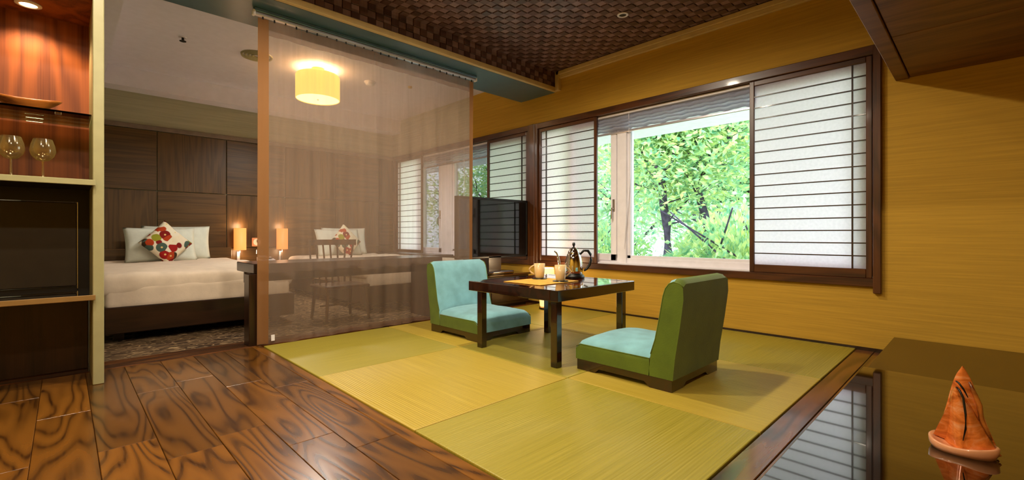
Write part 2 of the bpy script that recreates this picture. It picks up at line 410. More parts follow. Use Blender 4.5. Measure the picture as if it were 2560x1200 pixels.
for i in range(n_x):
    for j in range(n_y):
        x = XW-.015-(i+.5)*T; y = 3.152-(j+.5)*T
        if y < -.5 and x > 1.6: continue
        p = campx(x, y, CEIL); cells.append(('c', x, y, CEIL, i+j, p))
for i in range(n_x):
    for k in range(3):
        x = XW-.015-(i+.5)*T; z = CEIL-.004-(k+.5)*.055
        p = campx(x, 3.15, z); cells.append(('b', x, 3.15, z, i+k, p))
def key(c):
    p = c[5]
    if p and 0 < p[0] < 2560 and 0 < p[1] < 1200: return (0, p[2] if c[0] == 'c' else p[2]*.7)
    return (1, 0)
cells.sort(key=key)
tm = {}
for kind in 'cb':
    for par in (0, 1):
        h = .005 if par else .011
        bb = box(-T/2+.0012, T/2-.0012, -T/2+.0012, T/2-.0012, -h, .013, bev=.002) if kind == 'c' else box(-T/2+.0012, T/2-.0012, -h, .014, -.0263, .0263, bev=.002)
        o = obj('tile', bb, 'tile_l' if par else 'tile_d'); tm[kind, par] = o.data; bpy.data.objects.remove(o)
for c in cells[:300]: inst('tile', tm[c[0], c[4] % 2], ceil if c[0] == 'c' else beam, c[1:4])
for kind, par_o in (('c', ceil), ('b', beam)):
    b = bmesh.new()
    for c in cells[300:]:
        if c[0] != kind: continue
        x, y, z = c[1:4]; h = .005 if c[4] % 2 else .011
        if kind == 'c': bx(b, x-T/2+.0012, x+T/2-.0012, y-T/2+.0012, y+T/2-.0012, z-h, z+.012, mi=c[4] % 2)
        else: bx(b, x-T/2+.0012, x+T/2-.0012, y-h, y+.014, z-.0263, z+.0263, mi=c[4] % 2)
    if len(b.verts): tag(obj('tiles', b, ['tile_d', 'tile_l'], par_o), kind='stuff')
    else: b.free()
# cornice on the window wall
b = box(XW-.045, XW-.0005, .38, 3.115, CEIL-.05, CEIL-.012, bev=.003); bx(b, XW-.028, XW-.0005, .38, 3.10, CEIL-.085, CEIL-.05, bev=.003)
bx(b, XW-.045, XW-.0005, 3.075, 3.125, 2.252, CEIL-.012, bev=.003)
struct('trim_2', b, 'cream', 'cream cornice where the golden wall meets the tiled ceiling', 'trim')
# downlight in tile ceiling
def downlight(x, y, z, label, r=.042, power=0, col=WARM2, size=172, lit=True):
    t = thing('downlight', label, 'light', (x, y, z))
    obj('ring', lathe(bmesh.new(), [(r, 0), (r, -.006), (r*.7, -.008), (r*.66, -.002), (r*.66, .0)], 24), 'pvc', t, True)
    obj('lens', lathe(bmesh.new(), [(r*.64, -.003), (0, -.003)], 20), 'lens' if lit else 'black', t)
    if power: spot('downlight_lamp', (0, 0, -.02), power, col, size, t, blend=.4)
    return t
downlight(3.098, 1.945, CEIL-.011, 'small white eyeball downlight in the tiled ceiling', lit=False)
for x, y, nm, pw in ((2.05, 1.945, 'above the low table', 44), (1.0, 1.945, 'above the tatami edge', 44), (.1, .2, 'over the entrance floor', 44), (.0, 2.2, 'in front of the bar cabinet', 30), (-.6, 1.2, 'beside the entrance wall', 30)):  # out-of-view downlights added to fill the room with warm light
    downlight(x, y, CEIL-.011, 'added unseen fill downlight '+nm, .05, pw)

# ---------------------------------------------------------------- windows
CASE_X = XW-.03
def casing(n, y0, y1, label, tail=False):
    t = thing('trim_%d' % n, label, 'trim', kind='structure')
    obj('header', box(CASE_X, X2-.02, y0-.0, y1, WT-.035, WT+.025, bev=.004), 'shojih', t)
    obj('bottom_rail', box(CASE_X, X2-.02, y0, y1, WB-.035, WB+.02, bev=.004), 'shojih', t)
    obj('jamb', box(CASE_X-.004, X2-.02, y0-.03, y0+.012, (WB-.075) if tail else WB-.035, WT+.025, bev=.004), 'shojiw', t)
    obj('jamb', box(CASE_X-.004, X2-.02, y1-.012, y1+.03, WB-.035, WT+.025, bev=.004), 'shojiw', t)
casing(3, .482, 3.40, 'dark wooden casing around the tatami room window', True)
casing(4, 3.52, 6.40, 'dark wooden casing around the bedroom window')
def window(n, y0, y1, mull, cas, label):
    """mull=(a,b) mullion; cas=(a,b) casement leaf; fixed pane fills the rest"""
    t = thing('window_%d' % n, label, 'window', kind='structure')
    fx0, fx1 = 3.80, 3.88; zb, zt = WB+.02, WT-.04
    b = bmesh.new()
    bx(b, fx0, fx1, y0, y1, zb, zb+.06, bev=.004); bx(b, fx0, fx1, y0, y1, zt-.06, zt, bev=.004)
    bx(b, fx0, fx1, y0, y0+.06, zb, zt, bev=.004); bx(b, fx0, fx1, y1-.06, y1, zb, zt, bev=.004)
    obj('frame', b, 'pvc', t)
    obj('mullion', box(fx0-.015, fx1, mull[0], mull[1], zb, zt, bev=.005), 'pvc', t)
    lf = obj('casement_leaf', bx(bx(bx(box(fx0-.01, fx1-.02, cas[0], cas[0]+.065, zb+.03, zt-.03, bev=.005), fx0-.01, fx1-.02, cas[1]-.065, cas[1], zb+.03, zt-.03, bev=.005), fx0-.01, fx1-.02, cas[0], cas[1], zb+.03, zb+.095, bev=.005), fx0-.01, fx1-.02, cas[0], cas[1], zt-.095, zt-.03, bev=.005), 'pvc', t)
    obj('pane', box(3.835, 3.84, cas[0]+.05, cas[1]-.05, zb+.08, zt-.08), 'glass', lf)
    hy = cas[0]+.03
    h = bmesh.new(); tube(h, [(fx0-.01, hy, 1.0), (fx0-.04, hy, 1.0), (fx0-.045, hy, .99), (fx0-.045, hy, .90)], .008, 8); bx(h, fx0-.016, fx0-.008, hy-.012, hy+.012, .97, 1.09, bev=.003)
    obj('handle', h, 'steel', lf)
    obj('pane', box(3.835, 3.84, y0+.05, mull[0]+.01, zb+.05, zt-.05), 'glass', t)
    obj('pane_frame', bx(bx(bx(box(fx0+.01, fx1-.01, y0+.04, mull[0]+.005, zb+.05, zb+.085), fx0+.01, fx1-.01, y0+.04, mull[0]+.005, zt-.085, zt-.05), fx0+.01, fx1-.01, mull[0]-.03, mull[0]+.005, zb+.05, zt-.05), fx0+.01, fx1-.01, y0+.04, y0+.075, zb+.05, zt-.05), 'pvc', t)
    obj('sill', box(3.735, 3.81, y0, y1, WB+.018, WB+.032, bev=.003), 'pvc', t)
    return t
window(1, .494, 3.388, (2.34, 2.44), (2.45, 2.98), 'white framed tatami room window with casement and wide fixed pane')
w2 = window(2, 3.55, 6.37, (5.05, 5.28), (5.29, 5.82), 'white framed bedroom window behind the sheer curtain')
b = bmesh.new()
for i in range(11): bx(b, 3.846, 3.849, 5.36+i*.038, 5.363+i*.038, .56, 1.78)
for i in range(30): bx(b, 3.846, 3.849, 5.35, 5.76, .58+i*.04, .583+i*.04)
obj('insect_grille', b, 'railing', w2)
def blind(y0, y1, label, cord_y):
    t = thing('roman_blind', label, 'blind', group=None)
    top = WT-.038
    for k in range(5):
        d = .012+.006*k
        b = bmesh.new()
        z0, z1 = top-.03*(k+1)-.012, top-.03*k
        def fn(u, v):
            y = y0+(y1-y0)*u
            wv = .004*math.sin(y*34+k*1.7)+.003*math.sin(y*71+k)
            a = math.pi*v
            return (3.785-d*math.sin(a)*.9-.002*k, y, z1+(z0-z1)*v+wv)
        grid(b, fn, 60, 8); obj('fold', b, 'blind', t, True)
    obj('headrail', box(3.745, 3.795, y0, y1, top-.02, top, bev=.003), 'pvc', t)
    obj('bottom_bar', box(3.775, 3.79, y0, y1, top-.185, top-.165, bev=.003), 'silver', t)
    obj('cord', tube(bmesh.new(), [(3.765, cord_y, top), (3.762, cord_y-.01, 1.4), (3.768, cord_y+.03, .9), (3.765, cord_y+.05, .62)], .003, 6), 'pvc', t)
    return t
blind(1.19, 2.66, 'grey folded blind gathered above the tatami room window', 2.3)
blind(4.2, 5.7, 'grey folded blind gathered above the bedroom window', 4.75)

# shoji screens
bar_mesh = {}
def shoji(y0, y1, x, side, label):
    """side=-1: narrow strip of cells at low y, +1 at high y"""
    z0, z1 = WB+.02, WT-.035; wd = y1-y0
    t = thing('shoji_screen', label, 'shoji screen', (x, y0, z0), group='sliding shoji screens')
    H = z1-z0; fw = .032; d = .026
    for a in (0, wd-fw): obj('stile', box(0, d, a, a+fw, 0, H, bev=.003), 'shojiw', t)
    obj('top_rail', box(0, d, fw, wd-fw, H-.036, H, bev=.003), 'shojih', t)
    obj('bottom_rail', box(0, d, fw, wd-fw, 0, .058, bev=.003), 'shojih', t)
    iz0, iz1 = .058, H-.036
    key = round(wd, 3)
    if key not in bar_mesh:
        o = obj('cross_bar', box(.004, .016, fw-.002, wd-fw+.002, -.0038, .0038), 'darkv'); bar_mesh[key] = o.data; bpy.data.objects.remove(o)
    for k in range(1, 16): inst('cross_bar', bar_mesh[key], t, (0, 0, iz0+(iz1-iz0)*k/16))
    yy = fw+.072 if side < 0 else wd-fw-.072
    obj('upright_bar', box(.003, .017, yy-.0045, yy+.0045, iz0-.002, iz1+.002), 'darkv', t)
    b = bmesh.new(); vs = [b.verts.new(p) for p in ((.019, fw-.004, iz0-.004), (.019, wd-fw+.004, iz0-.004), (.019, wd-fw+.004, iz1+.004), (.019, fw-.004, iz1+.004))]; b.faces.new(vs)
    obj('paper', b, 'paper', t)
    return t
SX = XW-.012
shoji(.50, 1.235, SX, -1, 'large shoji screen nearest the brown soffit, right of the open window')
shoji(2.625, 3.385, SX, 1, 'shoji screen between the kettle and the wooden post, left of the open window')
shoji(3.545, 4.235, SX, -1, 'shoji screen behind the television')
shoji(5.66, 6.385, SX, 1, 'shoji screen in the bedroom seen through the sheer curtain')
struct('trim_5', box(CASE_X-.012, X2-.02, 3.425, 3.495, WB-.035, WT+.025, bev=.005), 'shojiw', 'brown wooden post between the two windows', 'trim')

# ---------------------------------------------------------------- sheer curtain
ct = thing('sheer_curtain', 'sheer tan curtain hanging between tatami room and bedroom', 'curtain', (0, YC, 0))
CX0, CX1, CZ1 = .925, 2.782, 2.195
def cw(x, z):
    k = .35+.65*(1-z/2.2)
    return .015*k*math.sin(x*21)+.011*k*math.sin(x*47+1.3+z*.8)+.010*k*math.sin(x*9.3+z)
def sheet(x0, x1, z0, z1, nx, nz, off=0):
    b = bmesh.new(); grid(b, lambda u, v: (x0+(x1-x0)*u, cw(x0+(x1-x0)*u, z0+(z1-z0)*v)+off, z0+(z1-z0)*v), nx, nz); return b
obj('cloth', sheet(CX0+.066, CX1-.05, .035, 2.09, 160, 24), 'curtain', ct, True)
obj('top_band', sheet(CX0+.066, CX1-.05, 2.09, CZ1, 160, 4), 'curtaintop', ct, True)
hl = obj('side_hem', sheet(CX0, CX0+.066, .012, CZ1, 8, 30), 'hem', ct, True)
obj('side_hem', sheet(CX1-.05, CX1, .035, CZ1, 8, 30), 'hem', ct, True)
obj('bottom_hem', sheet(CX0+.066, CX1-.05, .012, .035, 160, 2), 'curtaintop', ct, True)
obj('care_tag', box(1.0, 1.022, -.022, -.018, .035, .075), 'pvc', ct)
gl0 = obj('glider', box(-.004, .004, -.004, .004, -.009, .009), 'black', ct, loc=(CX0+.03, 0, 2.197))
for k in range(1, 26): inst('glider', gl0.data, ct, (CX0+.03+k*(CX1-CX0-.06)/25, 0, 2.197))
rail = thing('curtain_rail', 'blue-grey metal curtain rail fixed under the beam', 'rail', (0, YC, 2.205))
obj('track', box(.90, 2.80, -.016, .016, 0, .022, bev=.004), 'silver', rail)
obj('track_cover', box(.90, 2.80, -.022, .022, .022, .045, bev=.003), plain('blue_grey_metal', (110, 140, 160), .3, metal=.5), rail)
for x in (.90, 2.80): obj('end_cap', box(x-.008, x+.008, -.02, .02, -.004, .03, bev=.003), 'pvc', rail)

# ---------------------------------------------------------------- bar cabinet (left)
cb = thing('bar_cabinet', 'dark wooden bar cabinet with lit red veneer niche at the far left', 'cabinet', (0, 3.09, 0))
cl = -.95
obj('side_panel', box(.103, .146, 0, .56, 0, 2.25, bev=.003), 'pillar', cb)
obj('side_panel', box(cl-.04, cl, 0, .56, 0, 2.25, bev=.003), 'pillar', cb)
obj('back_panel', box(cl, .103, .46, .48, 1.02, 1.93), 'redwood', cb)
obj('niche_ceiling', box(cl, .103, .0, .48, 1.93, 2.25), 'redwood', cb)
sh = obj('upper_shelf', box(cl, .112, -.02, .46, .997, 1.017), 'black', cb); obj('edge_strip', box(cl, .113, -.026, -.019, .993, 1.021, bev=.002), 'pillar', sh)
sh = obj('lower_shelf', box(cl, .112, -.02, .44, .43, .448), 'blackglass', cb); obj('edge_strip', box(cl, .113, -.026, -.019, .426, .452, bev=.002), plain('brass_brown_strip', (142, 108, 58), .4), sh)
obj('inner_frame', bx(bx(box(.056, .103, .40, .44, .448, .997), cl, .056, .40, .44, .93, .997), cl, .056, .41, .44, .448, .465), 'black', cb)
dr = obj('fridge_door', box(cl+.02, .052, .395, .42, .468, .926, bev=.004), plain('dark_grey_laminate', (52, 44, 34), .35), cb)
obj('door_edge', box(.0525, .0555, .385, .40, .455, .928), 'steel', dr)
obj('lower_door', box(cl, -.32, .40, .42, .004, .426, bev=.003), 'darkv', cb); obj('lower_door', box(-.316, .098, .40, .42, .004, .426, bev=.003), 'darkv', cb)
gs = tag(obj('glass_shelf', box(cl+.002, .101, .08, .44, 1.352, 1.362, bev=.001), 'shelfglass', cb), 'green-edged glass shelf')
for x in (-.02, -.6): obj('shelf_clip', box(x-.012, x+.012, .07, .10, 1.338, 1.352, bev=.002), 'chrome', cb)
t = downlight(-.13, 3.40, 1.928, 'warm downlight set in the bar cabinet niche ceiling', .05, 9, WARM, 130)
def bowl_dish():
    b = bmesh.new(); nu, nv = 28, 10
    def fn(u, v):
        a = 2*math.pi*u; r = .15+.85*v
        ex = .13*r*math.copysign(abs(math.cos(a))**.85, math.cos(a)); ey = .055*r*math.sin(a)
        lift = .052*v**1.4+.014*(ex/.13)**2*v
        return (ex, ey, lift)
    grid(b, fn, nu, nv)
    bmesh.ops.remove_doubles(b, verts=b.verts[:], dist=1e-4)
    b.verts.ensure_lookup_table()
    bot = [v for v in b.verts if abs(v.co.z) < .004 and v.co.length < .03]
    bmesh.ops.contextual_create(b, geom=bot)
    o = obj('boat_dish', b, 'bowl', None, True, (-.135, 3.32, 1.3645)); md = o.modifiers.new('thick', 'SOLIDIFY'); md.thickness = .007; md.offset = -1
    return tag(o, 'long boat-shaped wooden dish on the glass shelf', 'dish')
bowl_dish()
def wine_glass(x, y, label):
    t = thing('wine_glass', label, 'glass', (x, y, 1.017), group='wine glasses on the bar cabinet shelf')
    obj('bowl', lathe(bmesh.new(), [(.004, .088), (.022, .093), (.040, .112), (.047, .137), (.043, .165), (.034, .195)], 28), 'wg', t, True)
    obj('stem', lathe(bmesh.new(), [(.004, .09), (.0035, .06), (.0045, .02), (.009, .006), (.034, .002), (.034, 0), (0, 0)], 24), 'wg', t, True)
def goblet():
    k = N('wine_glass_glass'); tr = k.n('ShaderNodeBsdfTransparent'); tr.inputs[0].default_value = lin((236, 226, 196))
    gl = k.n('ShaderNodeBsdfGlossy'); gl.inputs['Roughness'].default_value = .12; gl.inputs[0].default_value = lin((255, 240, 205))
    df = k.n('ShaderNodeBsdfDiffuse'); df.inputs[0].default_value = lin((200, 180, 120))
    lw = k.n('ShaderNodeLayerWeight'); lw.inputs[0].default_value = .35
    m1 = k.n('ShaderNodeMixShader'); m1.inputs[0].default_value = .35; k.l(gl.outputs[0], m1.inputs[1]); k.l(df.outputs[0], m1.inputs[2])
    m2 = k.n('ShaderNodeMixShader'); fac = k.math('MULTIPLY_ADD', lw.outputs['Facing'], .5); fac.node.inputs[2].default_value = .14
    k.l(fac, m2.inputs[0]); k.l(tr.outputs[0], m2.inputs[1]); k.l(m1.outputs[0], m2.inputs[2]); k.l(m2.outputs[0], k.out.inputs[0]); return k.m
M['wg'] = goblet()
wine_glass(-.073, 3.18, 'balloon wine glass on the cabinet shelf, right of the pair'); wine_glass(-.178, 3.18, 'balloon wine glass on the cabinet shelf, left of the pair at the photo edge')

# ---------------------------------------------------------------- beds
def soft_box(dx, dy, dz, bev, amp, sc, seed, cuts=5, seg=4):
    b = box(-dx/2, dx/2, -dy/2, dy/2, 0, dz)
    bmesh.ops.bevel(b, geom=b.edges[:], offset=bev, segments=seg, affect='EDGES', profile=.6)
    big = [e for e in b.edges if e.calc_length() > .12]
    bmesh.ops.subdivide_edges(b, edges=big, cuts=cuts, use_grid_fill=True)
    big = [e for e in b.edges if e.calc_length() > .07]
    bmesh.ops.subdivide_edges(b, edges=big, cuts=2, use_grid_fill=True)
    b.normal_update()
    for v in b.verts:
        nn = mnoise.noise(Vector((v.co.x*sc+seed, v.co.y*sc, v.co.z*sc)))+.5*mnoise.noise(Vector((v.co.x*sc*2.3, v.co.y*sc*2.3+seed, v.co.z*sc*2.3)))
        v.co += v.normal*nn*amp
    return b
def pillow(wd, ht, th, n=18, puff=1):
    b = bmesh.new()
    for s in (1, -1):
        def fn(u, v):
            a, c = 2*u-1, 2*v-1
            e = max(0, (1-abs(a)**2.6)*(1-abs(c)**2.6))**.55
            px = a*wd/2*(1-.05*(1-abs(c)**2)*abs(a)); pz = c*ht/2*(1-.05*(1-abs(a)**2)*abs(c))
            wr = .006*mnoise.noise(Vector((a*4, c*4, s*3)))
            return (px, s*(th/2*e+wr*e), pz)
        grid(b, fn, n, n)
    bmesh.ops.remove_doubles(b, verts=b.verts[:], dist=1e-4)
    return b
def bed(cx, label, lp):
    y0 = 4.15; L = 2.24; W = 1.22
    t = thing('twin_bed', label, 'bed', (cx, y0+L/2, 0), group='twin beds against the panelled wall')
    obj('frame', bx(bx(bx(box(-W/2-.02, W/2+.02, -L/2, -L/2+.035, .065, .25, bev=.006), -W/2-.02, -W/2+.015, -L/2, L/2, .065, .25, bev=.006), W/2-.015, W/2+.02, -L/2, L/2, .065, .25, bev=.006), -W/2, W/2, -L/2+.02, L/2-.02, .14, .23), 'dark', t)
    for sx in (-1, 1):
        for sy in (-1, 1): obj('leg', box(sx*(W/2-.09)-.03, sx*(W/2-.09)+.03, sy*(L/2-.16)-.03, sy*(L/2-.16)+.03, 0, .15), 'dark', t)
    obj('headboard', box(-W/2-.06, W/2+.06, L/2+.005, L/2+.065, .03, .597, bev=.006), 'panelx', t)
    obj('mattress', soft_box(W-.02, L-.03, .17, .04, .002, 3, 1).copy() if False else soft_box(W-.02, L-.03, .17, .04, .002, 3, 1), 'linen', t, True).location = (0, 0, .23)
    obj('duvet', soft_box(W+.05, L-.06, .17, .078, .014, 3.4, cx*5, cuts=12, seg=5), 'linen', t, True).location = (0, -.012, .305)
    lab = lp
    for k, (dx, dy, rz, tilt, lb) in enumerate(((-.06, .79, 3, -20, 'front'), (.10, .965, -4, -12, 'rear'))):
        o = tag(obj('pillow', pillow(.62, .38, .14), 'pillow', None, True, (cx+dx-.0, y0+L/2+dy, .645-(.0 if k == 0 else -.015))), 'white %s pillow on the %s bed' % (lb, lab), 'pillow', 'bed pillows')
        o.rotation_euler = (R(tilt), 0, R(rz))
    o = tag(obj('cushion', pillow(.345, .345, .13), 'floral', None, True, (cx-.04, y0+L/2+.615, .662)), 'square flower-print cushion standing on point on the %s bed' % lab, 'cushion', 'floral cushions')
    o.rotation_euler = (R(-20), R(45), 0)
bed(.80, 'twin bed with white duvet in open view beside the bar cabinet pillar', 'openly visible left')
bed(2.72, 'twin bed with white duvet seen through the sheer curtain', 'curtained right')
# nightstand
ns = thing('nightstand', 'brown nightstand between the two beds', 'nightstand', (1.76, 6.28, 0))
obj('body', box(-.25, .25, -.17, .17, 0, .385, bev=.004), 'dark', ns); obj('top', box(-.27, .27, -.19, .19, .385, .41, bev=.004), 'panelx', ns)
d = obj('drawer', box(-.235, .235, -.186, -.168, .20, .365, bev=.004), 'panelx', ns); obj('knob', lathe(bmesh.new(), [(0, .02), (.012, .02), (.012, 0)], 12), 'steel', d, loc=(0, -.19, .28)).rotation_euler = (R(90), 0, 0)
def bedlamp(x, label):
    t = thing('wall_lamp', label, 'lamp', (x, YB-.025, .56), group='bedside wall lamps')
    obj('bracket', box(-.022, .012, -.03, 0, -.15, -.02, bev=.004), 'silver', t)
    obj('arm', tube(bmesh.new(), [(0, -.02, -.03), (0, -.07, -.03), (0, -.075, .0), (0, -.075, .05)], .007, 8), 'steel', t)
    obj('shade', lathe(bmesh.new(), [(.068, 0), (.068, .27), (.066, .27), (.066, 0)], 28), 'bshade', t, True).location = (0, -.078, .0)
    point('wall_lamp_bulb', (0, -.078, -.03), 1.0, WARM, .05, t); point('wall_lamp_bulb', (0, -.078, .29), 1.0, WARM, .05, t)
bedlamp(1.56, 'lit orange cylinder wall lamp beside the openly visible bed'); bedlamp(2.05, 'lit orange cylinder wall lamp seen through the curtain')
ck = thing('wall_clock', 'small square glowing clock above the nightstand', 'clock', (1.765, YB-.026, .655))
obj('case', box(-.055, .055, -.02, 0, -.055, .055, bev=.005), 'peach', ck)
fo = obj('dial', lathe(bmesh.new(), [(.042, 0), (.042, .003), (0, .003)], 24), 'clockface', ck, loc=(0, -.02, 0)); fo.rotation_euler = (R(90), 0, 0)
obj('hand', box(-.003, .003, -.0255, -.0235, -.005, .030), 'black', ck); obj('hand', box(-.003, .02, -.0255, -.0235, -.003, .003), 'black', ck)
ot = thing('wall_outlet', 'silver power outlet plate under the clock', 'outlet', (1.80, YB-.026, .53))
obj('plate', box(-.04, .04, -.006, 0, -.028, .028, bev=.003), 'silver', ot); obj('socket', box(-.012, .02, -.009, -.006, -.014, .014), 'black', ot)
ph = thing('telephone', 'white telephone on the nightstand', 'telephone', (1.80, 6.20, .41))
obj('body', prism(bmesh.new(), [(-.09, 0), (.09, 0), (.09, .06), (-.09, .03)], 'x', -.08, .08), 'pvc', ph); obj('handset', soft_box(.05, .19, .035, .015, 0, 1, 0, 1, 2), 'pvc', ph, True, (-.05, 0, .05)); obj('keypad', box(-.005, .065, -.06, .03, .048, .056), 'black', ph)
np_ = tag(obj('notepad', box(1.54, 1.66, 6.12, 6.24, .411, .421), 'pillow'), 'cream notepad on the nightstand beside the telephone', 'notepad')

# desk + chair + tv cabinet behind the curtain
dk = thing('writing_desk', 'dark wooden desk behind the sheer curtain', 'desk', (0, 3.40, 0))
obj('top', box(.915, 2.46, .015, .44, .485, .552, bev=.004), 'dark', dk)
obj('side_panel', box(.885, .945, .012, .13, .0, .485, bev=.004), 'darkv', dk); obj('side_panel', box(2.38, 2.43, .03, .42, 0, .485, bev=.004), 'darkv', dk)
obj('modesty_rail', box(.945, 2.38, .36, .38, .40, .485), 'dark', dk)
chh = thing('spindle_chair', 'wooden spindle-back chair at the desk behind the curtain', 'chair', (1.77, 4.0, 0))
obj('seat', box(-.20, .20, -.17, .19, .285, .312, bev=.012, seg=2), 'shojih', chh)
for sx in (-1, 1):
    obj('leg', tube(bmesh.new(), [(sx*.17, -.14, .29), (sx*.19, -.16, 0)], [.016, .012]), 'shojiw', chh); obj('leg', tube(bmesh.new(), [(sx*.16, .15, .29), (sx*.18, .19, 0)], [.016, .012]), 'shojiw', chh)
b = bmesh.new(); grid(b, lambda u, v: (-.23+.46*u, .24-.05*(2*u-1)**2-.012, .655+.05*v), 12, 1); o = obj('top_rail', b, 'shojih', chh); md = o.modifiers.new('t', 'SOLIDIFY'); md.thickness = .024
for k in range(7):
    a = -1+2*k/6; obj('spindle', tube(bmesh.new(), [(a*.17, .165, .305), (a*.185, .195, .5), (a*.205, .225-.045*a*a, .665)], .0085, 6), 'shojiw', chh)
obj('stretcher', tube(bmesh.new(), [(-.18, 0, .13), (.18, 0, .13)], .008, 6), 'shojiw', chh)
tc = thing('tv_cabinet', 'low dark wooden television cabinet at the window wall', 'cabinet', (3.06, 3.66, 0))
obj('body', box(-.55, .55, -.225, .20, .03, .325, bev=.004), 'dark', tc); obj('top', box(-.57, .57, -.24, .21, .325, .345, bev=.004), 'table', tc)
for a, c2 in ((-.54, -.003), (.003, .54)):
    d = obj('drawer', box(a, c2, -.236, -.224, .06, .31, bev=.003), 'dark', tc); obj('handle', tube(bmesh.new(), [((a+c2)/2-.05, -.25, .2), ((a+c2)/2+.05, -.25, .2)], .005, 6), 'steel', d)
obj('plinth', box(-.53, .53, -.20, .18, 0, .03), 'black', tc)
tv = thing('television', 'flat television with dark reflective screen standing beside the wooden post', 'television', (3.192, 3.515, .345))
obj('bezel', bx(bx(bx(bx(box(-.488, .488, 0, .05, .165, .185, bev=.003), -.488, .488, 0, .05, .755, .78, bev=.003), -.488, -.465, 0, .05, .165, .78, bev=.003), .465, .488, 0, .05, .165, .78, bev=.003), -.47, .47, .012, .05, .18, .76), 'black', tv)
obj('screen', box(-.466, .466, .006, .012, .184, .756), plain('screen_glass', (9, 9, 10), .06, .6), tv)
obj('neck', box(-.09, .09, .0, .06, .03, .19, bev=.006), 'dark', tv); obj('foot', soft_box(.36, .24, .035, .012, 0, 1, 0, 1, 2), 'table', tv, True, (0, .02, 0))
tag(obj('booklet', box(2.76, 2.94, 3.41, 3.47, .3455, .358), 'pvc'), 'white booklet lying at the foot of the television', 'booklet')
bn = thing('window_bench', 'low dark cabinet under the bedroom window', 'bench', (3.53, 5.6, 0))
obj('body', box(-.16, .15, -.72, .74, 0, .46, bev=.005), 'dark', bn); obj('top', box(-.17, .155, -.73, .75, .46, .49, bev=.004), 'dark', bn)
# paper floor lantern by the wall
ln = thing('paper_lantern', 'small glowing paper floor lantern between the table and window wall', 'lamp', (3.47, 3.05, .008))
obj('shade', lathe(bmesh.new(), [(.07, .03), (.076, .10), (.076, .36), (.07, .41), (.066, .41), (.072, .36), (.072, .10), (.066, .03)], 24), 'lantern', ln, True)
obj('base', lathe(bmesh.new(), [(0, 0), (.078, 0), (.078, .018), (.05, .03), (0, .03)], 24), 'dark', ln)
point('lantern_bulb', (0, 0, .44), 2.0, WARM, .04, ln)

# bedroom ceiling fittings
dl = thing('drum_ceiling_lamp', 'lit cream drum ceiling lamp seen through the curtain', 'lamp', (1.935, 4.925, 2.51))
obj('canopy', lathe(bmesh.new(), [(.06, 0), (.06, -.045), (0, -.045)], 24), 'cream', dl, True); obj('rod', tube(bmesh.new(), [(0, 0, -.04), (0, 0, -.09)], .012, 8), 'steel', dl)
obj('shade', lathe(bmesh.new(), [(.205, -.07), (.219, -.085), (.219, -.325), (.214, -.33), (.214, -.08), (.205, -.07)], 40), 'shade', dl, True)
df_ = obj('diffuser', lathe(bmesh.new(), [(.213, -.322), (0, -.322)], 40), 'diffuser', dl); obj('finial', lathe(bmesh.new(), [(0, -.335), (.01, -.332), (.01, -.322)], 12), 'steel', df_)
point('drum_lamp_bulb', (0, 0, -.05), 5, (1, .80, .52), .08, dl); spot('drum_lamp_down', (0, 0, -.34), 56, (1, .94, .86), 172, dl, .15)
vt = thing('ceiling_vent', 'round metal air vent in the bedroom ceiling', 'vent', (1.36, 4.975, 2.51))
for r in (.14, .11, .08, .05): obj('louvre_ring', lathe(bmesh.new(), [(r, 0), (r-.004, -.016), (r-.022, -.008), (r-.02, 0)], 32), 'pillar', vt, True)
sp = thing('sprinkler_head', 'small dark sprinkler head in the bedroom ceiling', 'sprinkler', (.761, 4.976, 2.51))
obj('rosette', lathe(bmesh.new(), [(.03, 0), (.028, -.006), (0, -.006)], 20), 'pvc', sp); obj('body', lathe(bmesh.new(), [(.01, 0), (.01, -.03), (.026, -.034), (.026, -.038), (0, -.038)], 14), 'black', sp)
sd = thing('smoke_detector', 'white round smoke detector on the ceiling seen through the curtain', 'detector', (2.53, 4.93, 2.51))
obj('base', lathe(bmesh.new(), [(.065, 0), (.065, -.012), (0, -.012)], 28), 'pvc', sd, True); obj('cover', lathe(bmesh.new(), [(.052, -.012), (.048, -.035), (.03, -.045), (0, -.045)], 28), 'pvc', sd, True)
s2 = thing('ceiling_sensor', 'tiny brass ceiling fitting seen through the curtain near the bedroom window', 'sensor', (2.95, 4.75, 2.51))
obj('cap', lathe(bmesh.new(), [(.025, 0), (.022, -.02), (0, -.024)], 18), 'cream', s2, True)

# ---------------------------------------------------------------- low table
tb = thing('low_table', 'square dark lacquered low table on the tatami', 'table', (2.31, 1.99, .008))
hx, hy, zt = .393, .382, .437
obj('top_panel', box(-hx+.055, hx-.055, -hy+.055, hy-.055, zt-.022, zt-.001), 'tabletop', tb)
for a in ((-hx, hx, -hy, -hy+.056), (-hx, hx, hy-.056, hy), (-hx, -hx+.056, -hy+.056, hy-.056), (hx-.056, hx, -hy+.056, hy-.056)): obj('top_frame', box(a[0], a[1], a[2], a[3], zt-.062, zt, bev=.003), 'table', tb)
for sx in (-1, 1):
    for sy in (-1, 1): obj('leg', box(sx*(hx-.063)-.023, sx*(hx-.063)+.023, sy*(hy-.063)-.023, sy*(hy-.063)+.023, 0, zt-.06, bev=.003), 'table', tb)
TZ = .4455
def uz(px, py, z):
    r = (px-CX)/F_PX; tt = (CY-py)/F_PX; c, s = math.cos(R(YAW)), math.sin(R(YAW)); k = (z-CAM_H)/tt
    return k*(c+r*s), k*(s-r*c)
mat_ = tag(obj('placemat', box(2.045, 2.42, 1.85, 2.17, TZ, TZ+.003, bev=.001), plain('straw_mat', (222, 172, 70), .7, var=.1, vscale=30)), 'straw-yellow placemat on the low table', 'placemat')
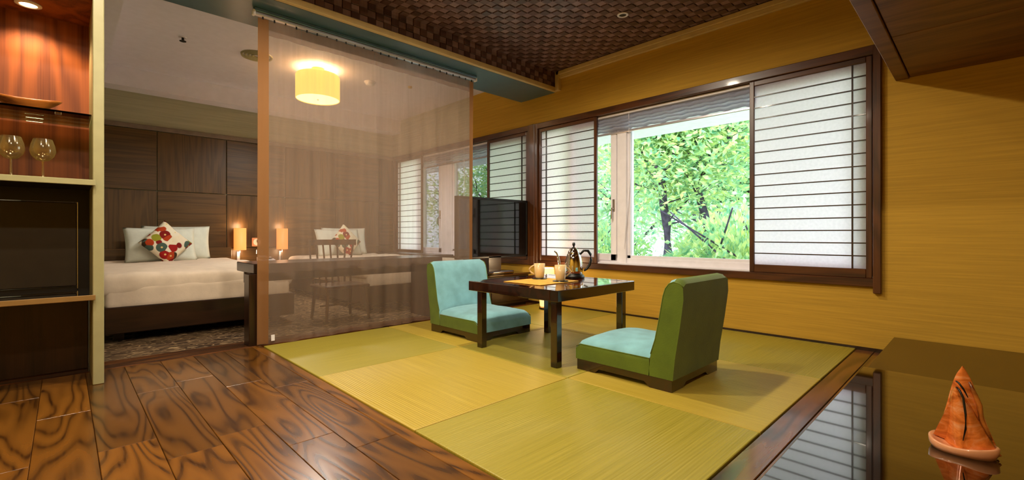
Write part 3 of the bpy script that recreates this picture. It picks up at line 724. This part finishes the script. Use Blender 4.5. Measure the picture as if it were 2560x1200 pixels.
def mug(x, y, rz, label):
    z = TZ+.004+.004
    co = tag(obj('coaster', lathe(bmesh.new(), [(0, 0), (.05, 0), (.052, .002), (.05, .004), (0, .004)], 28), 'black', None, False, (x, y, TZ+.0035)), 'round black coaster under the '+label, 'coaster', 'coasters')
    t = thing('mug', label, 'mug', (x, y, z), rz, 'mugs on the low table')
    obj('body', lathe(bmesh.new(), [(0, 0), (.026, 0), (.029, .004), (.033, .03), (.0385, .10), (.0365, .10), (.031, .03), (.026, .008), (0, .007)], 28), 'mug', t, True)
    pts = [(.0375+.032*math.sin(math.pi*k/10), 0, .088-.062*k/10) for k in range(11)]
    obj('handle', tube(bmesh.new(), pts, .0052, 8), 'mug', t, True)
m1 = (2.33, 2.115); m2 = (2.30, 1.905)
mug(m1[0], m1[1], R(128), 'cream mug on the left with its handle turned left'); mug(m2[0], m2[1], R(-25), 'cream mug nearer the kettle with its handle turned right')
kt = thing('kettle', 'shiny metal gooseneck kettle with black handle on the low table', 'kettle', (2.585, 2.02, TZ+.0005), R(YAW-90))
obj('power_base', lathe(bmesh.new(), [(0, 0), (.075, 0), (.075, .016), (.066, .024), (0, .024)], 32), 'black', kt, True)
obj('body', lathe(bmesh.new(), [(0, .024), (.062, .024), (.064, .05), (.062, .10), (.054, .14), (.046, .165), (.040, .175), (0, .175)], 36), 'chrome', kt, True)
ld = obj('lid', lathe(bmesh.new(), [(.042, .172), (.040, .184), (.026, .205), (.012, .215), (0, .216)], 28), 'chrome', kt, True)
obj('knob', lathe(bmesh.new(), [(.006, .213), (.006, .222), (.011, .232), (.009, .247), (0, .249)], 16), 'black', ld, True)
obj('spout', tube(bmesh.new(), [(-.055, 0, .045), (-.085, 0, .055), (-.10, 0, .09), (-.108, 0, .14), (-.12, 0, .172), (-.137, 0, .188)], [.012, .010, .008, .0065, .006, .0055], 10), 'chrome', kt, True)
obj('handle', tube(bmesh.new(), [(.045, 0, .165), (.07, 0, .192), (.10, 0, .19), (.118, 0, .165), (.122, 0, .13), (.112, 0, .09), (.09, 0, .06), (.072, 0, .05)], [.007, .0085, .0095, .010, .010, .0095, .008, .007], 10), 'black', kt, True)

# ---------------------------------------------------------------- legless chairs
def zaisu(label, loc, rz):
    t = thing('floor_chair', label, 'chair', loc, rz, 'low floor chairs at the lacquered table')
    W, D, zb = .53, .565, .058        # local: back at -y, front at +y
    # wooden base: four corner feet joined by raised rails
    for sx in (-1, 1): 
        s0, s1 = sorted((sx*(W/2-.004), sx*(W/2-.03)))
        prof = [(-D/2+.006, 0), (-D/2+.12, 0), (-D/2+.15, .024), (D/2-.15, .024), (D/2-.12, 0), (D/2-.006, 0), (D/2-.006, zb), (-D/2+.006, zb)]
        obj('base_rail', prism(bmesh.new(), prof, 'x', s0, s1), 'table', t)
    for sy in (-1, 1):
        s0, s1 = sorted((sy*(D/2-.006), sy*(D/2-.032)))
        prof = [(-W/2+.03, 0), (-W/2+.12, 0), (-W/2+.15, .022), (W/2-.15, .022), (W/2-.12, 0), (W/2-.03, 0), (W/2-.03, zb), (-W/2+.03, zb)]
        obj('base_rail', prism(bmesh.new(), prof, 'y', s0, s1), 'table', t)
    # seat
    b = bmesh.new(); ys, zs = -D/2+.12, .155
    def top(u, v):
        x = -W/2+W*u; y = ys+(D/2-ys)*v
        a, c = 2*u-1, 2*v-1
        rr = .016*(max(0, abs(a)-.93)/.07)**2 + .024*(max(0, v-.9)/.1)**2
        z = zs+.030*(1-a*a)**.6*(1-max(0, c)**4)**.6-rr+.003*mnoise.noise(Vector((x*9, y*9, 1)))
        return (x, y, z)
    g = grid(b, top, 20, 20, 0)
    def skirt(line, mi, n=4):
        prev = line
        for k in range(1, n+1):
            cur = [b.verts.new((v.co.x, v.co.y, v.co.z+(zb-v.co.z)*k/n)) for v in line]
            for i in range(len(line)-1):
                f = b.faces.new((prev[i], prev[i+1], cur[i+1], cur[i])); f.material_index = mi
            prev = cur
    skirt(g[0], 1); skirt(g[-1], 1); skirt([r[-1] for r in g], 0)
    obj('seat', b, ['teal', 'green'], t, True); autosmooth(t.children[-1], 50)
    # backrest: outline in (y,z), front face teal, sides/back green
    b = bmesh.new(); H = .535
    fr = [(ys+.004, zb), (ys+.004, .165), (ys-.012, .24), (ys-.022, .34), (ys-.030, .45), (ys-.036, .50), (ys-.052, .525)]
    rim = [(ys-.075, H), (ys-.105, H-.006), (ys-.122, H-.022)]
    rr = [(-D/2-.012, .44), (-D/2-.008, .30), (-D/2, .16), (-D/2, zb)]
    prof = fr+rim+rr; nx = 18; rows_ = []
    for i in range(nx+1):
        u = i/nx; a = 2*u-1; k = max(0, abs(a)-.9)/.1
        rowv = []
        for q, (y, z) in enumerate(prof):
            zz = z-.016*k*k*(1 if z > .45 else 0); yy = y-.05*(z-zb)/(H-zb)
            if q in range(2, 6): yy += .012*(1-a*a)
            rowv.append(b.verts.new((-W/2+W*u, yy, zz)))
        rows_.append(rowv)
    for i in range(nx):
        for q in range(len(prof)-1):
            f = b.faces.new((rows_[i][q], rows_[i+1][q], rows_[i+1][q+1], rows_[i][q+1])); f.material_index = 0 if q < 7 else 1
    for rv in (rows_[0], rows_[-1]): f = b.faces.new(rv); f.material_index = 1
    bo = obj('backrest', b, ['teal', 'green'], t, True); autosmooth(bo, 40)
    for sx in (-1, 1):
        pts = [(sx*(W/2-.0005), y-.05*(z-zb)/(H-zb), z-.014*(1 if z > .45 else 0)) for y, z in fr[1:]+rim]
        obj('piping', tube(bmesh.new(), pts, .0028, 6), 'green', bo, True)
        obj('piping', tube(bmesh.new(), [(sx*(W/2-.0005), ys, zs-.014), (sx*(W/2-.0005), D/2-.03, zs-.014), (sx*(W/2-.0005), D/2-.003, zs-.03)], .0028, 6), 'green', t.children[[c.name.split('.')[0] for c in t.children].index('seat')], True)
    return t
zaisu('legless floor chair seen from behind, in front of the open window', (2.303, 1.295, .008), 0)
zaisu('legless floor chair beside the sheer curtain, teal inner side showing', (2.300, 2.700, .008), R(180))

# ---------------------------------------------------------------- low platform with black glass, sculpture, hanging soffit
pf = thing('low_platform', 'low brown lacquered platform along the golden wall', 'platform', (2.3, -.5, 0))
obj('top_board', box(-1.5, 1.42, -1.38, .893, .088, .11, bev=.002), 'platform', pf)
obj('front_board', box(-1.47, 1.40, .85, .875, 0.001, .088), 'platform', pf); obj('end_board', box(-1.47, -1.45, -1.3, .85, .001, .088), 'platform', pf)
tag(obj('glass_slab', box(.82, 2.72, -1.7, .40, .1105, .1255, bev=.002), 'blackglass'), 'black mirror-glass slab lying on the low platform', 'glass slab')
def sculpture():
    t = thing('ceramic_sculpture', 'copper-orange folded ceramic sculpture standing on the black glass', 'sculpture', (1.862, .045, .126), R(YAW-90-44.5))
    t.scale = (.76, .85, .99)
    b = bmesh.new(); n = 40
    prof = [(0, .0), (.095, .0), (.104, .008), (.106, .018), (.10, .022), (.090, .016), (.04, .014), (0, .013)]
    lathe(b, prof, n)
    for v in b.verts:
        a = math.atan2(v.co.y, v.co.x); r = Vector((v.co.x, v.co.y)).length
        k = 1+.07*math.cos(2*a+.4)+.05*math.cos(3*a+1)
        v.co.x *= k*.86; v.co.y *= k*.72; v.co.z += (.006*(r/.1)*math.cos(a*2+.6)+.007*(r/.1))*min(1, v.co.z/.018)
    obj('dish', b, 'peach', t, True)
    # front sheet: wraps like a folded sail, ridge left of centre
    def sail(cx, cy, wl, wr, H, peakx, wave, depth, mat, name, sol=.007):
        b = bmesh.new()
        def fn(u, v):
            s = 2*u-1; wdt = (wl if s < 0 else wr)*(1-v)**.75*(1-.18*math.sin(math.pi*v))+.010*(1-abs(s))*0+.012*(1-v*.4)
            x = cx+peakx*v**1.2+s*wdt
            y = cy-depth*(1-s*s)*(1-v*.55)+wave*math.sin(s*5+v*3)*(1-v)+.015*v
            z = .012+(H-.012)*v-.012*(s*s)*v
            return (x, y, z)
        grid(b, fn, 28, 30); o = obj(name, b, mat, t, True); md = o.modifiers.new('thick', 'SOLIDIFY'); md.thickness = sol; return o
    sail(.012, .000, .055, .080, .185, -.030, .006, .050, 'copper', 'front_fold')
    sail(.010, .020, .082, .078, .242, -.008, -.006, .018, 'copper', 'rear_fold', .01)
    b = bmesh.new()
    tube(b, [(-.014, -.036, .190), (-.006, -.045, .184), (.004, -.052, .165), (.010, -.054, .12), (.010, -.054, .08), (.003, -.055, .045)], [.002, .0032, .0036, .0036, .0032, .0015], 8)
    obj('dark_seam', b, 'black', t, True)
    obj('dark_seam', tube(bmesh.new(), [(-.016, -.024, .205), (-.008, -.033, .202), (.004, -.036, .188), (.016, -.030, .165)], [.002, .003, .003, .0015], 8), 'black', t, True)
    obj('left_fold', prism(bmesh.new(), [(-.080, .030), (-.030, .020), (-.018, .150), (-.026, .150)], 'y', .0, .012), 'copper', t)
    b = bmesh.new()
    tube(b, [(.020, .02, .20), (.036, .02, .165), (.047, .025, .135), (.052, .02, .10), (.066, .015, .065), (.078, .01, .045)], [.004, .007, .009, .008, .007, .005], 8)
    obj('rippled_edge', b, 'bowl', t, True)
sculpture()
sf = thing('trim_6', 'brown wooden hanging soffit above the platform', 'soffit', (2.6, -.5, 1.71), kind='structure')
obj('edge_board', box(-.8, 1.124, .82, .885, -.003, .12, bev=.003), 'soffit', sf)
obj('soffit_panel', box(-.285+.59, 1.124, -1.38, .816, .004, .12, bev=.003), 'soffit', sf); obj('soffit_panel', box(-.8, .30, -1.38, .816, .004, .12, bev=.003), 'soffit', sf)
obj('soffit_core', box(-.79, 1.12, -1.37, .88, .05, .735), 'soffit', sf)

# ---------------------------------------------------------------- outside
struct('ground', box(4.2, 60, -30, 60, -1.7, -1.5), 'ground', 'pale gravel yard outside the window', 'ground')
struct('eave', box(3.95, 5.0, -1, 9, 1.915, 2.13), 'facade', 'white balcony slab above the window outside', 'eave')
import numpy as np
def leaf_mesh(pos, smin, smax, mat, seed, parent):
    g = np.random.default_rng(seed); n = len(pos)
    a = g.normal(size=(n, 3)); a[:, 2] *= .6; a /= np.linalg.norm(a, axis=1)[:, None]
    b = np.cross(a, g.normal(size=(n, 3))); b /= np.linalg.norm(b, axis=1)[:, None]
    s_ = g.uniform(smin, smax, n)[:, None]; nr = np.cross(a, b)*s_*.15
    v = np.stack([pos-a*s_, pos+b*s_*.42+nr, pos+a*s_, pos-b*s_*.42+nr], 1).reshape(-1, 3)
    me = bpy.data.meshes.new('foliage'); me.from_pydata(v.tolist(), [], np.arange(4*n).reshape(-1, 4).tolist()); me.materials.append(M[mat])
    o = bpy.data.objects.new('foliage', me); C.objects.link(o); o.parent = parent; o['kind'] = 'stuff'
def tree(label, base, H, spread, nleaf, seed, mat, limbs=None, smin=.04, smax=.085):
    rnd = random.Random(seed); g = np.random.default_rng(seed)
    t = thing('tree', label, 'tree', base, group='trees outside the window'); B0 = Vector(base)
    tips = []; bark = bmesh.new()
    def limb(p, d, L, r, depth, maxd=3):
        pts = [p]; q = p.copy(); dd = d.copy()
        for k in range(5):
            dd = (dd+Vector((rnd.uniform(-.25, .25), rnd.uniform(-.25, .25), rnd.uniform(-.08, .2)))).normalized(); q = q+dd*L/5; pts.append(q.copy())
            if depth > 0: tips.append(q.copy())
        tube(bark, pts, [r*(1-.11*k) for k in range(6)], 6)
        if depth < maxd:
            for k in range(3 if depth else 5):
                a = rnd.uniform(0, 6.28); s_ = rnd.choice(pts[2:])
                nd = (dd+Vector((math.cos(a), math.sin(a), rnd.uniform(-.1, .6)))*.9).normalized()
                limb(s_, nd, L*rnd.uniform(.6, .8), r*.5, depth+1, maxd)
    if limbs:
        for pts, r0, r1 in limbs:
            P = [Vector(p)-B0 for p in pts]; n = len(P)
            for k, p in enumerate(P[1:-1]): p.x += rnd.uniform(-.06, .06)
            tube(bark, P, [r0+(r1-r0)*k/(n-1) for k in range(n)], 8)
            for p in P[2:]:
                for q in range(2): limb(p.copy(), Vector((rnd.uniform(-1, 1), rnd.uniform(-1, 1), rnd.uniform(-.2, .8))).normalized(), H*.2, r1*.45, 2)
    else: limb(Vector((0, 0, 0)), Vector((0, 0, 1)), H*.5, .14, 0)
    obj('trunk', bark, 'bark', t, True)
    tp = np.array([tuple(p) for p in tips])
    pos = tp[g.integers(0, len(tp), nleaf)]+g.normal(size=(nleaf, 3))*np.array([spread, spread, spread*.8])
    leaf_mesh(pos, smin, smax, mat, seed, t)
tree('leafy tree whose forked grey trunk stands left in the open window view', (7.0, 3.5, -1.5), 3.4, .30, 6500, 3, 'leaf', [
    ([(7, 3.5, -1.5), (7, 3.54, .41), (7, 3.58, .92), (7, 3.63, 1.25), (7, 3.66, 1.58), (7, 3.84, 1.97), (7, 3.99, 2.11), (7, 4.19, 2.17), (7.1, 4.6, 2.5)], .085, .03),
    ([(7, 3.66, 1.55), (7, 3.56, 1.88), (7.1, 3.42, 2.19), (7.2, 3.26, 2.42), (7.3, 3.1, 2.9)], .05, .025), ([(7, 3.66, 1.44), (7, 3.77, 1.5), (6.9, 3.93, 1.53), (6.8, 4.1, 1.62)], .025, .012)])
tree('leafy tree with a curved branching limb, right in the open window view', (7.5, 2.9, -1.5), 3.4, .30, 6000, 9, 'leaf', [
    ([(7.5, 2.9, -1.5), (7.35, 3.07, .92), (7.3, 3.22, 1.54), (7.3, 3.39, 1.83), (7.3, 3.44, 2.02), (7.3, 3.3, 2.19), (7.3, 3.12, 2.32), (7.3, 3.01, 2.5), (7.3, 2.9, 2.9)], .07, .022),
    ([(7.3, 3.2, 1.5), (7.3, 3.0, 1.99), (7.3, 2.88, 2.04), (7.3, 2.72, 2.22), (7.3, 2.5, 2.6)], .045, .02), ([(7.3, 3.0, 1.97), (7.3, 3.04, 2.15), (7.3, 3.1, 2.4), (7.3, 3.1, 2.8)], .03, .015)])
tree('leafy tree further left outside, seen past the television', (9.4, 10.2, -1.5), 5.4, .45, 14000, 11, 'leaf')
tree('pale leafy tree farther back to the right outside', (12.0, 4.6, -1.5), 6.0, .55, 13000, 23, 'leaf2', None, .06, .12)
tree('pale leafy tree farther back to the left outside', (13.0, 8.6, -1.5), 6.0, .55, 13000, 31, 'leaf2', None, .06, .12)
def bush(label, base, rad, n, seed, mat):
    rnd = random.Random(seed); g = np.random.default_rng(seed); t = thing('bush', label, 'bush', base, group='bushes outside the window')
    d = g.normal(size=(n, 3)); d[:, 2] = abs(d[:, 2]); d /= np.linalg.norm(d, axis=1)[:, None]
    leaf_mesh(d*np.array(rad)*g.uniform(.6, 1.08, (n, 1)), .04, .09, mat, seed, t)
    b = bmesh.new()
    for k in range(9): tube(b, [(0, 0, 0), (rnd.uniform(-.5, .5)*rad[0], rnd.uniform(-.5, .5)*rad[1], rad[2]*.6), (rnd.uniform(-.7, .7)*rad[0], rnd.uniform(-.7, .7)*rad[1], rad[2]*1.05)], [.03, .02, .01], 5)
    obj('stems', b, 'bark', t)
bush('dense leafy bush filling the foot of the open window view', (6.6, 2.2, -1.5), (1.2, 1.6, 2.45), 14000, 5, 'leaf')
bush('dense leafy bush left of the big one outside the window', (8.6, 6.2, -1.5), (1.3, 2.0, 2.4), 12000, 6, 'leaf')
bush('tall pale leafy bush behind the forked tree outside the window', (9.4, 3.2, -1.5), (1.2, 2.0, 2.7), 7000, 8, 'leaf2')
# neighbour building
nb = thing('neighbour_building', 'white building with balconies beyond the trees', 'building', (18, 14, -1.5))
obj('wall', box(0, 6, -4, 6, 0, 9), 'facade', nb)
for k in range(3):
    bl = obj('balcony', box(-.9, 0, -3.4, 5.4, 1.6+k*2.4, 1.75+k*2.4), 'facade', nb)
    b = bmesh.new(); bx(b, -.9, -.86, -3.4, 5.4, 2.5+k*2.4, 2.55+k*2.4)
    for q in range(36): bx(b, -.89, -.87, -3.4+q*.25, -3.37+q*.25, 1.75+k*2.4, 2.5+k*2.4)
    obj('railing', b, 'railing', bl)
    for q in range(3):
        wn = obj('window', box(-.03, 0, -3+q*3, -1.2+q*3, 1.8+k*2.4, 3.6+k*2.4), 'pvc', nb); obj('pane', box(-.04, -.03, -2.9+q*3, -1.3+q*3, 1.9+k*2.4, 3.5+k*2.4), 'railing', wn)
